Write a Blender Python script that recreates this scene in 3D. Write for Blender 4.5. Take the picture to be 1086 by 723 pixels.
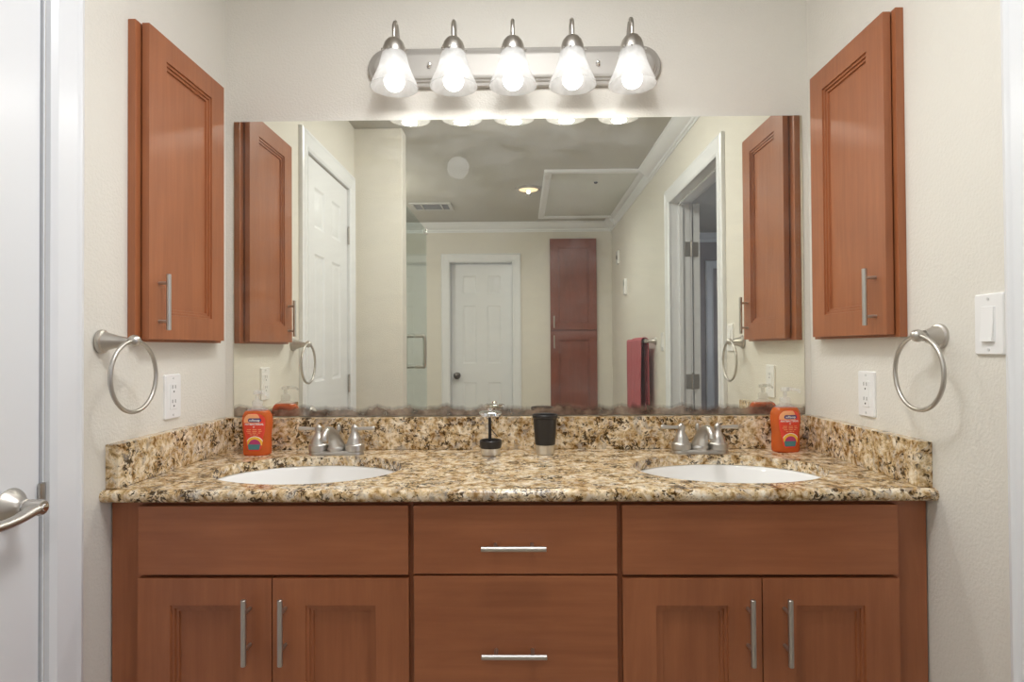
import bpy, bmesh, math, random
from mathutils import Vector, Matrix
from math import sin, cos, pi, sqrt

for o in list(bpy.data.objects):
    bpy.data.objects.remove(o)
S = bpy.context.scene
COL = S.collection

# ------------------------------------------------------------------ camera
CAM = (0.0163, -1.8824, 1.1896)
FPX = 640.0
YAW, PITCH, ROLL = 0.0152, 0.0120, 0.0061
cd = bpy.data.cameras.new('camera')
cam = bpy.data.objects.new('camera', cd)
COL.objects.link(cam)
Rm = (Matrix.Rotation(YAW, 3, 'Z') @ Matrix.Rotation(PITCH, 3, 'X') @ Matrix.Rotation(ROLL, 3, 'Y'))
right, fwd, up = Rm.col[0], Rm.col[1], Rm.col[2]
M = Matrix.Identity(4)
for i in range(3):
    M[i][0] = right[i]; M[i][1] = up[i]; M[i][2] = -fwd[i]; M[i][3] = CAM[i]
cam.matrix_world = M
cd.sensor_fit = 'HORIZONTAL'
cd.sensor_width = 36.0
cd.lens = FPX / 1086.0 * 36.0
cd.clip_start = 0.02
S.camera = cam

# ------------------------------------------------------------------ world, lamps, exposure
EXPOSURE = 0.0
BULB = 3.8             # emission of the five vanity bulbs
BULB_TINT = (1.0, 0.985, 0.96)
LAMP = 0.60             # light each bulb throws out of the open foot of its shade, watts
CAN_FILL = 14.0             # base power of the recessed lamp and the added fill lamps, watts
W = bpy.data.worlds.new('world'); S.world = W
W.use_nodes = True
W.node_tree.nodes['Background'].inputs[0].default_value = (0.75, 0.82, 1.0, 1)
W.node_tree.nodes['Background'].inputs[1].default_value = 0.3
S.view_settings.view_transform = 'Standard'
S.view_settings.look = 'None'
S.view_settings.gamma = 1.0
S.view_settings.exposure = EXPOSURE
S.view_settings.use_curve_mapping = False
try:
    S.cycles.sample_clamp_indirect = 6.0
    S.cycles.max_bounces = 16
    S.cycles.transparent_max_bounces = 16
    S.cycles.diffuse_bounces = 8
except Exception:
    pass


def area_lamp(name, loc, rot, size, power, color, shape='DISK', size_y=None, spread=None):
    l = bpy.data.lights.new(name, 'AREA')
    l.shape = shape; l.size = size
    if size_y: l.size_y = size_y
    l.energy = power; l.color = color
    if spread: l.spread = spread
    o = bpy.data.objects.new(name, l)
    o.location = loc; o.rotation_euler = rot
    COL.objects.link(o)
    return o


# room lamps: the recessed one seen in the mirror, plus unseen fill lamps added elsewhere
CEIL = 2.43
WARM = (1.0, 1.0, 1.0)


def point_lamp(name, loc, power, color, r, spot=None):
    l = bpy.data.lights.new(name, 'SPOT' if spot else 'POINT')
    l.energy = power; l.color = color; l.shadow_soft_size = r
    if spot: l.spot_size = math.radians(spot); l.spot_blend = 1.0
    o = bpy.data.objects.new(name, l); o.location = loc
    COL.objects.link(o)
    return o


area_lamp('vanity_fill_disc', (0.0, -0.90, CEIL - 0.012), (0, 0, 0), 0.60, CAN_FILL * 0.85, WARM)  # unseen area lamp added to even out the light over the vanity
point_lamp('vanity_fill_point', (0.0, -1.05, CEIL - 0.045), CAN_FILL * 0.8, WARM, 0.035)  # added bare point lamp, no fixture; lifts the upper back wall
point_lamp('recessed_light_beam', (0.08, -2.79, CEIL - 0.028), CAN_FILL * 2.3, WARM, 0.012, 172)
point_lamp('shower_fill_light', (-1.30, -2.55, 2.05), CAN_FILL * 1.2, WARM, 0.10)  # added lamp with no fixture, brightens the space behind the shower glass
# added area lamp giving bluish daylight in the bedroom beyond the open door; no window
area_lamp('bedroom_daylight_fill', (3.25, -2.4, 1.5), (0, math.radians(90), 0), 1.2, 18.0, (0.72, 0.80, 1.0), 'RECTANGLE', 1.6)

# ------------------------------------------------------------------ materials
def nt(name):
    m = bpy.data.materials.new(name); m.use_nodes = True
    t = m.node_tree
    b = t.nodes['Principled BSDF']
    return m, t, b


def N(t, kind, **kw):
    n = t.nodes.new(kind)
    for k, v in kw.items():
        setattr(n, k, v)
    return n


def simple(name, col, rough=0.5, metal=0.0, spec=0.5, coat=0.0):
    m, t, b = nt(name)
    b.inputs['Base Color'].default_value = (*col, 1)
    b.inputs['Roughness'].default_value = rough
    b.inputs['Metallic'].default_value = metal
    b.inputs['Specular IOR Level'].default_value = spec
    b.inputs['Coat Weight'].default_value = coat
    return m


def coords(t, scale=(1, 1, 1), rot=(0, 0, 0)):
    tc = N(t, 'ShaderNodeTexCoord'); mp = N(t, 'ShaderNodeMapping')
    mp.inputs['Scale'].default_value = scale
    mp.inputs['Rotation'].default_value = rot
    t.links.new(tc.outputs['Object'], mp.inputs[0])
    return mp.outputs[0]


def noise(t, vec, scale, detail=4, rough=0.55, dist=0.0):
    n = N(t, 'ShaderNodeTexNoise')
    n.inputs['Scale'].default_value = scale
    n.inputs['Detail'].default_value = detail
    n.inputs['Roughness'].default_value = rough
    n.inputs['Distortion'].default_value = dist
    t.links.new(vec, n.inputs['Vector'])
    return n.outputs['Fac']


def ramp(t, fac, stops, interp='LINEAR'):
    r = N(t, 'ShaderNodeValToRGB')
    r.color_ramp.interpolation = interp
    el = r.color_ramp.elements
    while len(el) < len(stops): el.new(0.5)
    for e, (p, c) in zip(el, stops):
        e.position = p
        e.color = (*c, 1) if len(c) == 3 else c
    t.links.new(fac, r.inputs[0])
    return r.outputs[0]


def mixc(t, fac, a, b, mode='MIX'):
    m = N(t, 'ShaderNodeMix', data_type='RGBA', blend_type=mode)
    for sock, v in ((m.inputs[0], fac), (m.inputs[6], a), (m.inputs[7], b)):
        if isinstance(v, (int, float)): sock.default_value = v
        elif isinstance(v, tuple): sock.default_value = (*v, 1)
        else: t.links.new(v, sock)
    return m.outputs[2]


def math_(t, op, a, b=None):
    m = N(t, 'ShaderNodeMath', operation=op)
    for sock, v in ((m.inputs[0], a), (m.inputs[1], b)):
        if v is None: continue
        if isinstance(v, (int, float)): sock.default_value = v
        else: t.links.new(v, sock)
    return m.outputs[0]


def bump(t, b, height, strength, dist):
    n = N(t, 'ShaderNodeBump')
    n.inputs['Strength'].default_value = strength
    n.inputs['Distance'].default_value = dist
    t.links.new(height, n.inputs['Height'])
    t.links.new(n.outputs[0], b.inputs['Normal'])


def painted_wall(name, col):
    m, t, b = nt(name)
    v = coords(t)
    f = noise(t, v, 150, 3, 0.5)
    b.inputs['Base Color'].default_value = (*col, 1)
    b.inputs['Roughness'].default_value = 0.55
    b.inputs['Specular IOR Level'].default_value = 0.3
    bump(t, b, ramp(t, f, [(0.38, (0, 0, 0)), (0.62, (1, 1, 1))]), 0.22, 0.0022)
    return m


def wood(name, a, c, horizontal=False, rough=0.38):
    m, t, b = nt(name)
    sc = (1.2, 9, 9) if horizontal else (9, 9, 1.2)
    v = coords(t, sc)
    f = noise(t, v, 2.2, 6, 0.6, 0.6)
    v2 = coords(t, (2.5, 60, 60) if horizontal else (60, 60, 2.5))
    g = noise(t, v2, 1.6, 4, 0.6)
    v3 = coords(t)
    h = noise(t, v3, 5.0, 2, 0.5)
    col = ramp(t, f, [(0.25, a), (0.75, c)])
    col = mixc(t, 0.22, col, ramp(t, g, [(0.3, tuple(x * 0.6 for x in a)), (0.7, tuple(min(1, x * 1.2) for x in c))]))
    col = mixc(t, 0.25, col, ramp(t, h, [(0.3, tuple(x * 0.75 for x in a)), (0.7, c)]))
    t.links.new(col, b.inputs['Base Color'])
    b.inputs['Roughness'].default_value = rough
    b.inputs['Specular IOR Level'].default_value = 0.6
    bump(t, b, g, 0.05, 0.001)
    return m


def granite(name):
    m, t, b = nt(name)
    v = coords(t)
    warp = N(t, 'ShaderNodeTexNoise'); warp.inputs['Scale'].default_value = 22
    warp.inputs['Detail'].default_value = 3
    t.links.new(v, warp.inputs['Vector'])
    va = N(t, 'ShaderNodeVectorMath', operation='MULTIPLY_ADD')
    t.links.new(warp.outputs['Color'], va.inputs[0])
    va.inputs[1].default_value = (0.03, 0.03, 0.03)
    t.links.new(v, va.inputs[2])
    vv = va.outputs[0]
    big = noise(t, vv, 28, 5, 0.62, 0.4)
    med = noise(t, vv, 62, 5, 0.6, 0.3)
    fine = noise(t, vv, 150, 3, 0.6)
    col = ramp(t, big, [(0.32, (0.12, 0.062, 0.026)), (0.42, (0.34, 0.20, 0.075)), (0.50, (0.58, 0.43, 0.22)),
                        (0.59, (0.76, 0.65, 0.47)), (0.74, (0.84, 0.79, 0.69))])
    c2 = ramp(t, med, [(0.36, (0.075, 0.046, 0.028)), (0.43, (0.38, 0.235, 0.11)), (0.51, (0.68, 0.54, 0.36)), (0.62, (0.85, 0.80, 0.71))])
    col = mixc(t, 0.5, col, c2)
    # dark mineral clusters and grey quartz patches
    clus = noise(t, v, 15, 4, 0.6)
    d1_ = noise(t, vv, 92, 5, 0.66, 0.8)
    dsum = math_(t, 'ADD', d1_, math_(t, 'MULTIPLY', clus, 0.60))
    mr = N(t, 'ShaderNodeMapRange'); t.links.new(dsum, mr.inputs[0])
    mr.inputs[1].default_value = 0.850; mr.inputs[2].default_value = 0.905
    col = mixc(t, math_(t, 'MULTIPLY', mr.outputs[0], 0.93), col, (0.050, 0.034, 0.024))
    q = ramp(t, noise(t, vv, 40, 3, 0.5), [(0.59, (0, 0, 0)), (0.66, (1, 1, 1))])
    col = mixc(t, math_(t, 'MULTIPLY', q, 0.5), col, (0.36, 0.33, 0.30))
    fd = ramp(t, fine, [(0.32, (1, 1, 1)), (0.40, (0, 0, 0))])
    col = mixc(t, math_(t, 'MULTIPLY', fd, 0.7), col, (0.16, 0.09, 0.04))
    hs = N(t, 'ShaderNodeHueSaturation'); hs.inputs['Saturation'].default_value = 0.98
    bc = N(t, 'ShaderNodeBrightContrast'); bc.inputs['Contrast'].default_value = 0.14; bc.inputs['Bright'].default_value = 0.035
    t.links.new(col, hs.inputs['Color']); t.links.new(hs.outputs[0], bc.inputs[0])
    t.links.new(bc.outputs[0], b.inputs['Base Color'])
    b.inputs['Roughness'].default_value = 0.16
    b.inputs['Specular IOR Level'].default_value = 0.5
    return m


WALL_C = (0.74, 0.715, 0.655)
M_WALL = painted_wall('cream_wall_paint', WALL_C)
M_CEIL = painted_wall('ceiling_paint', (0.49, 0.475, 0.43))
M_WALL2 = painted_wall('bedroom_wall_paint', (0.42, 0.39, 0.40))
M_WHITE = simple('white_enamel_paint', (0.79, 0.812, 0.845), 0.28)
M_PLASTIC = simple('white_plastic', (0.85, 0.85, 0.85), 0.25)
M_SLOT = simple('socket_slot_dark', (0.03, 0.03, 0.03), 0.6)
M_CERAMIC = simple('white_ceramic', (0.88, 0.88, 0.87), 0.08, coat=0.3)
M_NICKEL = simple('brushed_nickel', (0.54, 0.515, 0.48), 0.38, 1.0)
M_BAR = simple('satin_nickel_plate', (0.46, 0.44, 0.41), 0.5, 0.45, 0.4)
M_CHROME = simple('chrome', (0.80, 0.80, 0.80), 0.08, 1.0)
M_STEEL = simple('brushed_steel', (0.78, 0.76, 0.72), 0.34, 1.0)
M_BLACK = simple('black_plastic', (0.022, 0.020, 0.020), 0.35)
M_MAROON = None
WA, WC = (0.28, 0.087, 0.032), (0.41, 0.145, 0.057)
M_WOODV = wood('cherry_wood_upright', WA, WC)
M_WOODH = wood('cherry_wood_level', WA, WC, True)
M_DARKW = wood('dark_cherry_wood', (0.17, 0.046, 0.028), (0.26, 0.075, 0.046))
M_GRAN = granite('speckled_granite')
M_FLOOR = simple('floor_tile', (0.45, 0.38, 0.30), 0.35)
M_SCREW = simple('screw_paint', (0.62, 0.62, 0.62), 0.4)
M_CAULK = simple('white_caulk', (0.8, 0.78, 0.72), 0.5)


def mat_towel():
    m, t, b = nt('maroon_terry')
    v = coords(t)
    f = noise(t, v, 220, 2)
    t.links.new(ramp(t, f, [(0.3, (0.34, 0.065, 0.08)), (0.7, (0.50, 0.13, 0.15))]), b.inputs['Base Color'])
    b.inputs['Roughness'].default_value = 0.95
    bump(t, b, f, 0.4, 0.002)
    return m


M_MAROON = mat_towel()


def mat_mirror():
    m, t, b = nt('mirror_silver')
    out = t.nodes['Material Output']
    g = N(t, 'ShaderNodeBsdfGlossy'); g.inputs['Roughness'].default_value = 0.0
    g.inputs['Color'].default_value = (0.91, 0.905, 0.80, 1)
    d = N(t, 'ShaderNodeBsdfDiffuse')
    v = coords(t)
    # thin film of dust and wiping streaks
    vs = coords(t, (2.2, 1, 6.0), (0, 0.5, 0))
    st = noise(t, vs, 2.4, 5, 0.6, 0.8)
    dust = math_(t, 'MULTIPLY', ramp(t, st, [(0.35, (0, 0, 0)), (0.75, (1, 1, 1))]), 0.06)
    dust = math_(t, 'ADD', dust, 0.018)
    d.inputs['Color'].default_value = (0.8, 0.82, 0.85, 1)
    mx = N(t, 'ShaderNodeMixShader')
    t.links.new(dust, mx.inputs[0]); t.links.new(g.outputs[0], mx.inputs[1]); t.links.new(d.outputs[0], mx.inputs[2])
    # corroded silvering along the bottom edge
    sep = N(t, 'ShaderNodeSeparateXYZ'); tc = N(t, 'ShaderNodeTexCoord')
    t.links.new(tc.outputs['Object'], sep.inputs[0])
    vx = coords(t, (1, 0, 0))
    wav = noise(t, vx, 11, 4, 0.55)
    edge = math_(t, 'MULTIPLY_ADD', wav, 0.066); edge.node.inputs[2].default_value = -0.008
    diff = math_(t, 'SUBTRACT', edge, sep.outputs['Z'])
    cor = ramp(t, math_(t, 'MULTIPLY_ADD', diff, 60.0), [(0.0, (0, 0, 0)), (1.0, (1, 1, 1))])
    blot = noise(t, v, 60, 4, 0.6)
    cfac = math_(t, 'MULTIPLY', cor, math_(t, 'MULTIPLY_ADD', blot, 0.7))
    cfac.node.inputs[1].links[0].from_node.inputs[2].default_value = 0.48
    cd_ = N(t, 'ShaderNodeBsdfDiffuse')
    t.links.new(ramp(t, noise(t, v, 26, 4), [(0.35, (0.07, 0.045, 0.032)), (0.65, (0.27, 0.20, 0.15))]), cd_.inputs['Color'])
    mx2 = N(t, 'ShaderNodeMixShader')
    t.links.new(cfac, mx2.inputs[0]); t.links.new(mx.outputs[0], mx2.inputs[1]); t.links.new(cd_.outputs[0], mx2.inputs[2])
    # pale dried splash mark
    def spot(cx, cz, r):
        vm = N(t, 'ShaderNodeVectorMath', operation='DISTANCE')
        ns = N(t, 'ShaderNodeVectorMath', operation='MULTIPLY_ADD')
        nz = N(t, 'ShaderNodeTexNoise'); nz.inputs['Scale'].default_value = 30
        t.links.new(tc.outputs['Object'], nz.inputs['Vector'])
        t.links.new(nz.outputs['Color'], ns.inputs[0]); ns.inputs[1].default_value = (0.016, 0, 0.016)
        t.links.new(tc.outputs['Object'], ns.inputs[2])
        t.links.new(ns.outputs[0], vm.inputs[0]); vm.inputs[1].default_value = (cx + .008, 0, cz + .008)
        return ramp(t, math_(t, 'DIVIDE', vm.outputs['Value'], r), [(0.93, (1, 1, 1)), (1.0, (0, 0, 0))])
    sf = math_(t, 'MULTIPLY', spot(-0.178, 1.757 - 0.981, 0.036), 0.07)
    sd = N(t, 'ShaderNodeBsdfDiffuse'); sd.inputs['Color'].default_value = (0.75, 0.78, 0.8, 1)
    mx3 = N(t, 'ShaderNodeMixShader')
    t.links.new(sf, mx3.inputs[0]); t.links.new(mx2.outputs[0], mx3.inputs[1]); t.links.new(sd.outputs[0], mx3.inputs[2])
    t.links.new(mx3.outputs[0], out.inputs[0])
    return m


def mat_glass(name, tint, f0=1.5):
    m, t, b = nt(name)
    out = t.nodes['Material Output']
    tr = N(t, 'ShaderNodeBsdfTransparent'); tr.inputs[0].default_value = (*tint, 1)
    gl = N(t, 'ShaderNodeBsdfGlossy'); gl.inputs['Roughness'].default_value = 0.0
    fr = N(t, 'ShaderNodeFresnel')
    geo = N(t, 'ShaderNodeNewGeometry')          # thin pane: both faces reflect alike
    ior = N(t, 'ShaderNodeMapRange'); ior.inputs[3].default_value = f0; ior.inputs[4].default_value = 1.0 / f0
    t.links.new(geo.outputs['Backfacing'], ior.inputs[0]); t.links.new(ior.outputs[0], fr.inputs['IOR'])
    mx = N(t, 'ShaderNodeMixShader')
    t.links.new(fr.outputs[0], mx.inputs[0]); t.links.new(tr.outputs[0], mx.inputs[1]); t.links.new(gl.outputs[0], mx.inputs[2])
    t.links.new(mx.outputs[0], out.inputs[0])
    return m


def mat_shade():
    m, t, b = nt('frosted_alabaster_glass')
    out = t.nodes['Material Output']
    v = coords(t)
    f = noise(t, v, 22, 5, 0.6, 1.5)
    col = ramp(t, f, [(0.3, (0.72, 0.72, 0.71)), (0.7, (0.90, 0.90, 0.90))])
    tl = N(t, 'ShaderNodeBsdfTranslucent'); t.links.new(col, tl.inputs[0])
    df = N(t, 'ShaderNodeBsdfDiffuse'); t.links.new(col, df.inputs[0])
    tr = N(t, 'ShaderNodeBsdfTransparent')
    gl = N(t, 'ShaderNodeBsdfGlossy'); gl.inputs['Roughness'].default_value = 0.25
    a = N(t, 'ShaderNodeMixShader'); a.inputs[0].default_value = 0.45
    t.links.new(tl.outputs[0], a.inputs[1]); t.links.new(df.outputs[0], a.inputs[2])
    c = N(t, 'ShaderNodeMixShader'); c.inputs[0].default_value = 0.32
    t.links.new(a.outputs[0], c.inputs[1]); t.links.new(tr.outputs[0], c.inputs[2])
    d = N(t, 'ShaderNodeMixShader'); d.inputs[0].default_value = 0.05
    t.links.new(c.outputs[0], d.inputs[1]); t.links.new(gl.outputs[0], d.inputs[2])
    t.links.new(d.outputs[0], out.inputs[0])
    return m


def emit(name, col, s):
    m, t, b = nt(name)
    b.inputs['Base Color'].default_value = (0.8, 0.8, 0.8, 1)
    b.inputs['Emission Color'].default_value = (*col, 1)
    b.inputs['Emission Strength'].default_value = s
    return m


M_MIRROR = mat_mirror()
M_GLASS = mat_glass('greenish_shower_glass', (0.90, 0.965, 0.945))
M_SHADE = mat_shade()
M_BULB = emit('lit_bulb', BULB_TINT, BULB)
M_CANLENS = emit('warm_lamp_lens', (1.0, 0.74, 0.42), 1.1)


def mat_clearplastic(name, col, tr_=0.7):
    m, t, b = nt(name)
    out = t.nodes['Material Output']
    tr = N(t, 'ShaderNodeBsdfTransparent'); tr.inputs[0].default_value = (*col, 1)
    b.inputs['Base Color'].default_value = (*col, 1)
    b.inputs['Roughness'].default_value = 0.12
    mx = N(t, 'ShaderNodeMixShader'); mx.inputs[0].default_value = tr_
    t.links.new(b.outputs[0], mx.inputs[1]); t.links.new(tr.outputs[0], mx.inputs[2])
    t.links.new(mx.outputs[0], out.inputs[0])
    return m


M_PUMP = mat_clearplastic('clear_pump_plastic', (0.92, 0.92, 0.92), 0.78)
M_SOAP = mat_clearplastic('orange_liquid_soap', (0.86, 0.22, 0.05), 0.48)

# ------------------------------------------------------------------ object helpers
ORG = {}


def setp(o, label=None, cat=None, group=None, kind=None):
    if label: o['label'] = label
    if cat: o['category'] = cat
    if group: o['group'] = group
    if kind: o['kind'] = kind
    return o


def thing(name, loc, label, cat, group=None, kind=None):
    o = bpy.data.objects.new(name, None)
    o.empty_display_size = 0.05
    o.location = loc
    COL.objects.link(o)
    ORG[o.name] = Vector(loc)
    return setp(o, label, cat, group, kind)


def obj(name, bm, mat, parent=None, origin=None, smooth=True, label=None, angle=35):
    """link a bmesh built in world coordinates as one mesh object"""
    org = ORG[parent.name] if parent is not None else Vector(origin or (0, 0, 0))
    bmesh.ops.translate(bm, verts=bm.verts, vec=-org)
    bmesh.ops.recalc_face_normals(bm, faces=bm.faces)
    if smooth:
        lim = math.radians(angle)
        for f in bm.faces: f.smooth = True
        for e in bm.edges:
            if len(e.link_faces) == 2 and e.calc_face_angle(0) > lim: e.smooth = False
    me = bpy.data.meshes.new(name)
    bm.to_mesh(me); bm.free()
    mats = mat if isinstance(mat, (list, tuple)) else [mat]
    for mm in mats: me.materials.append(mm)
    o = bpy.data.objects.new(name, me)
    COL.objects.link(o)
    if smooth:
        w = o.modifiers.new('face weighted shading', 'WEIGHTED_NORMAL')
        w.keep_sharp = True; w.weight = 80
    if parent is not None:
        o.parent = parent
    else:
        o.location = org
    ORG[o.name] = org
    if label: o['label'] = label
    return o


def dup(src, loc, label=None, group=None):
    """copy of a thing with copies of its parts and sub-parts"""
    r = src.copy(); COL.objects.link(r); r.location = loc
    if label: r['label'] = label
    if group: r['group'] = group
    def kids(a, b):
        for ch in list(a.children):
            c = ch.copy(); COL.objects.link(c); c.parent = b
            kids(ch, c)
    kids(src, r)
    return r


def BM(): return bmesh.new()


def box(bm, x0, x1, y0, y1, z0, z1, bev=0.0, seg=2, mi=0):
    x0, x1 = min(x0, x1), max(x0, x1); y0, y1 = min(y0, y1), max(y0, y1); z0, z1 = min(z0, z1), max(z0, z1)
    r = bmesh.ops.create_cube(bm, size=1.0)
    for v in r['verts']:
        v.co = Vector((x0 + (v.co.x + .5) * (x1 - x0), y0 + (v.co.y + .5) * (y1 - y0), z0 + (v.co.z + .5) * (z1 - z0)))
    fs = set(f for v in r['verts'] for f in v.link_faces)
    for f in fs: f.material_index = mi
    if bev > 0:
        es = list(set(e for v in r['verts'] for e in v.link_edges))
        bmesh.ops.bevel(bm, geom=es, offset=bev, segments=seg, profile=0.5, affect='EDGES')
    return bm


def frame_axes(d):
    d = d.normalized()
    a = Vector((0, 0, 1)) if abs(d.z) < 0.9 else Vector((1, 0, 0))
    u = d.cross(a).normalized(); v = d.cross(u).normalized()
    return u, v


def lathe(bm, prof, base, axis=(0, 0, 1), seg=32, cap0=True, cap1=True):
    """prof: list of (radius, height along axis)"""
    base = Vector(base); ax = Vector(axis).normalized()
    u, v = frame_axes(ax)
    rings = []
    for r, hh in prof:
        if r < 1e-6:
            rings.append([bm.verts.new(base + ax * hh)])
        else:
            rings.append([bm.verts.new(base + ax * hh + u * (r * cos(2 * pi * k / seg)) + v * (r * sin(2 * pi * k / seg))) for k in range(seg)])
    for a, b in zip(rings, rings[1:]):
        for k in range(seg):
            k2 = (k + 1) % seg
            if len(a) == 1 and len(b) == 1: continue
            if len(a) == 1: bm.faces.new((a[0], b[k], b[k2]))
            elif len(b) == 1: bm.faces.new((a[k], b[0], a[k2]))
            else: bm.faces.new((a[k], b[k], b[k2], a[k2]))
    if cap0 and len(rings[0]) > 1: bm.faces.new(rings[0])
    if cap1 and len(rings[-1]) > 1: bm.faces.new(rings[-1])
    return bm


def tube(bm, pts, rad, seg=14, closed=False, flat=None):
    """swept tube; rad number or list; flat = list of (ru, rv) multipliers"""
    P = [Vector(p) for p in pts]; n = len(P)
    R = rad if isinstance(rad, (list, tuple)) else [rad] * n
    rings = []; pu = None
    for i in range(n):
        if closed: d = P[(i + 1) % n] - P[i - 1]
        else: d = P[min(i + 1, n - 1)] - P[max(i - 1, 0)]
        d.normalize()
        if pu is None: u, v = frame_axes(d)
        else:
            u = (pu - d * pu.dot(d)).normalized(); v = d.cross(u)
        pu = u
        fu, fv = flat[i] if flat else (1, 1)
        rings.append([bm.verts.new(P[i] + u * (R[i] * fu * cos(2 * pi * k / seg)) + v * (R[i] * fv * sin(2 * pi * k / seg))) for k in range(seg)])
    m = n if closed else n - 1
    for i in range(m):
        a, b = rings[i], rings[(i + 1) % n]
        for k in range(seg):
            k2 = (k + 1) % seg
            bm.faces.new((a[k], a[k2], b[k2], b[k]))
    if not closed:
        bm.faces.new(rings[0]); bm.faces.new(rings[-1])
    return bm


def smooth_path(pts, n=8):
    """Catmull-Rom through the points"""
    P = [Vector(p) for p in pts]; out = []
    for i in range(len(P) - 1):
        p0 = P[max(i - 1, 0)]; p1 = P[i]; p2 = P[i + 1]; p3 = P[min(i + 2, len(P) - 1)]
        for k in range(n):
            s = k / n
            out.append(0.5 * ((2 * p1) + (p2 - p0) * s + (2 * p0 - 5 * p1 + 4 * p2 - p3) * s * s + (3 * p1 - p0 - 3 * p2 + p3) * s ** 3))
    out.append(P[-1])
    return out


def lerp_list(vals, n):
    """resample radii given at control points to the smooth_path count"""
    out = []
    for i in range(len(vals) - 1):
        for k in range(n):
            s = k / n; out.append(vals[i] + (vals[i + 1] - vals[i]) * s)
    out.append(vals[-1])
    return out


def prism(bm, poly, fn0, fn1):
    """extrude a 2D polygon between two mapping functions"""
    a = [bm.verts.new(fn0(*p)) for p in poly]; b = [bm.verts.new(fn1(*p)) for p in poly]
    n = len(poly)
    for i in range(n):
        j = (i + 1) % n
        bm.faces.new((a[i], a[j], b[j], b[i]))
    bm.faces.new(a); bm.faces.new(b)
    return bm


def panel_slab(bm, fn, u0, u1, v0, v1, cells, thick, steps):
    """slab with moulded panels on the front. fn(u,v,d): d = depth behind the front face.
    cells: list of panel rects (pu0,pu1,pv0,pv1); steps: list of (inset, depth)"""
    us = sorted(set([u0, u1] + [c[0] for c in cells] + [c[1] for c in cells]))
    vs = sorted(set([v0, v1] + [c[2] for c in cells] + [c[3] for c in cells]))
    cache = {}
    def V(u, v, d=0.0):
        k = (round(u, 5), round(v, 5), round(d, 5))
        if k not in cache: cache[k] = bm.verts.new(fn(u, v, d))
        return cache[k]
    for i in range(len(us) - 1):
        for j in range(len(vs) - 1):
            a0, a1, b0, b1 = us[i], us[i + 1], vs[j], vs[j + 1]
            inside = [c for c in cells if c[0] <= a0 + 1e-6 and a1 <= c[1] + 1e-6 and c[2] <= b0 + 1e-6 and b1 <= c[3] + 1e-6]
            if inside: continue
            bm.faces.new((V(a0, b0), V(a1, b0), V(a1, b1), V(a0, b1)))
    for (p0, p1, q0, q1) in cells:
        # outer boundary must follow the grid cuts
        bu = [u for u in us if p0 - 1e-6 <= u <= p1 + 1e-6]; bv = [v for v in vs if q0 - 1e-6 <= v <= q1 + 1e-6]
        ring = [(u, q0) for u in bu] + [(p1, v) for v in bv[1:]] + [(u, q1) for u in reversed(bu[:-1])] + [(p0, v) for v in reversed(bv[1:-1])]
        prev = [V(*r) for r in ring]
        cu, cv = (p0 + p1) / 2, (q0 + q1) / 2
        for (ins, dep) in steps:
            cur = []
            for (u, v) in ring:
                uu = min(max(u, p0 + ins), p1 - ins); vv = min(max(v, q0 + ins), q1 - ins)
                cur.append(bm.verts.new(fn(uu, vv, dep)))
            n = len(ring)
            for k in range(n):
                k2 = (k + 1) % n
                bm.faces.new((prev[k], prev[k2], cur[k2], cur[k]))
            prev = cur
        bm.faces.new(prev)
    # sides and back
    per = [(u, v0) for u in us] + [(u1, v) for v in vs[1:]] + [(u, v1) for u in reversed(us[:-1])] + [(u0, v) for v in reversed(vs[1:-1])]
    f = [V(*r) for r in per]; bk = [bm.verts.new(fn(u, v, thick)) for u, v in per]
    n = len(per)
    for k in range(n):
        k2 = (k + 1) % n
        bm.faces.new((f[k2], f[k], bk[k], bk[k2]))
    bm.faces.new(bk)
    return bm


def struct(name, bm, mat, parent=None, label=None, cat=None, smooth=True):
    o = obj(name, bm, mat, parent, smooth=smooth)
    if parent is None:
        setp(o, label, cat, None, 'structure')
    return o


H = 0.915           # half width of the vanity alcove
YR = -4.09          # rear wall of the bathroom
RET = -1.48         # return wall beside the shower

# ------------------------------------------------------------------ room shell
bm = BM(); box(bm, -1.95, 3.45, -4.85, 0.12, -0.06, 0.0)
struct('floor', bm, M_FLOOR, label='beige bathroom floor running under the vanity', cat='floor')
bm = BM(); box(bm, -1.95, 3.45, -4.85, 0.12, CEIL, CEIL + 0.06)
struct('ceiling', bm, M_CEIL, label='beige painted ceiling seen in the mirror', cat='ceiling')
bm = BM(); box(bm, -1.03, 3.45, 0.006, 0.12, 0, CEIL)
struct('wall_back', bm, M_WALL, label='cream wall behind the mirror and the vanity light', cat='wall')
# left wall with the closed white door
LY0, LY1, LTOP = -0.716, -1.358, 2.054
bm = BM()
box(bm, -1.03, -H, 0.006, LY0, 0, CEIL); box(bm, -1.03, -H, LY0, LY1, LTOP, CEIL); box(bm, -1.03, -H, LY1, RET, 0, CEIL)
struct('wall_left', bm, M_WALL, label='cream side wall holding the white door with the lever', cat='wall')
bm = BM(); box(bm, -1.85, -0.645, RET - 0.12, RET, 0, CEIL, 0.006)
struct('wall_return', bm, M_WALL, label='cream return wall beside the shower glass', cat='wall')
bm = BM(); box(bm, -1.95, -1.85, YR - 0.1, RET, 0, CEIL)
struct('wall_shower', bm, M_WALL, label='wall at the end of the shower', cat='wall')
# right wall with the open doorway
RY0, RY1, RTOP = -0.852, -1.735, 2.054
bm = BM()
box(bm, H, 1.03, 0.006, RY0 + 0.018, 0, CEIL); box(bm, H, 1.03, RY0 + 0.018, RY1 - 0.018, RTOP + 0.018, CEIL); box(bm, H, 1.03, RY1 - 0.018, YR - 0.1, 0, CEIL)
struct('wall_right', bm, M_WALL, label='cream side wall holding the light switch and the open doorway', cat='wall')
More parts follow.
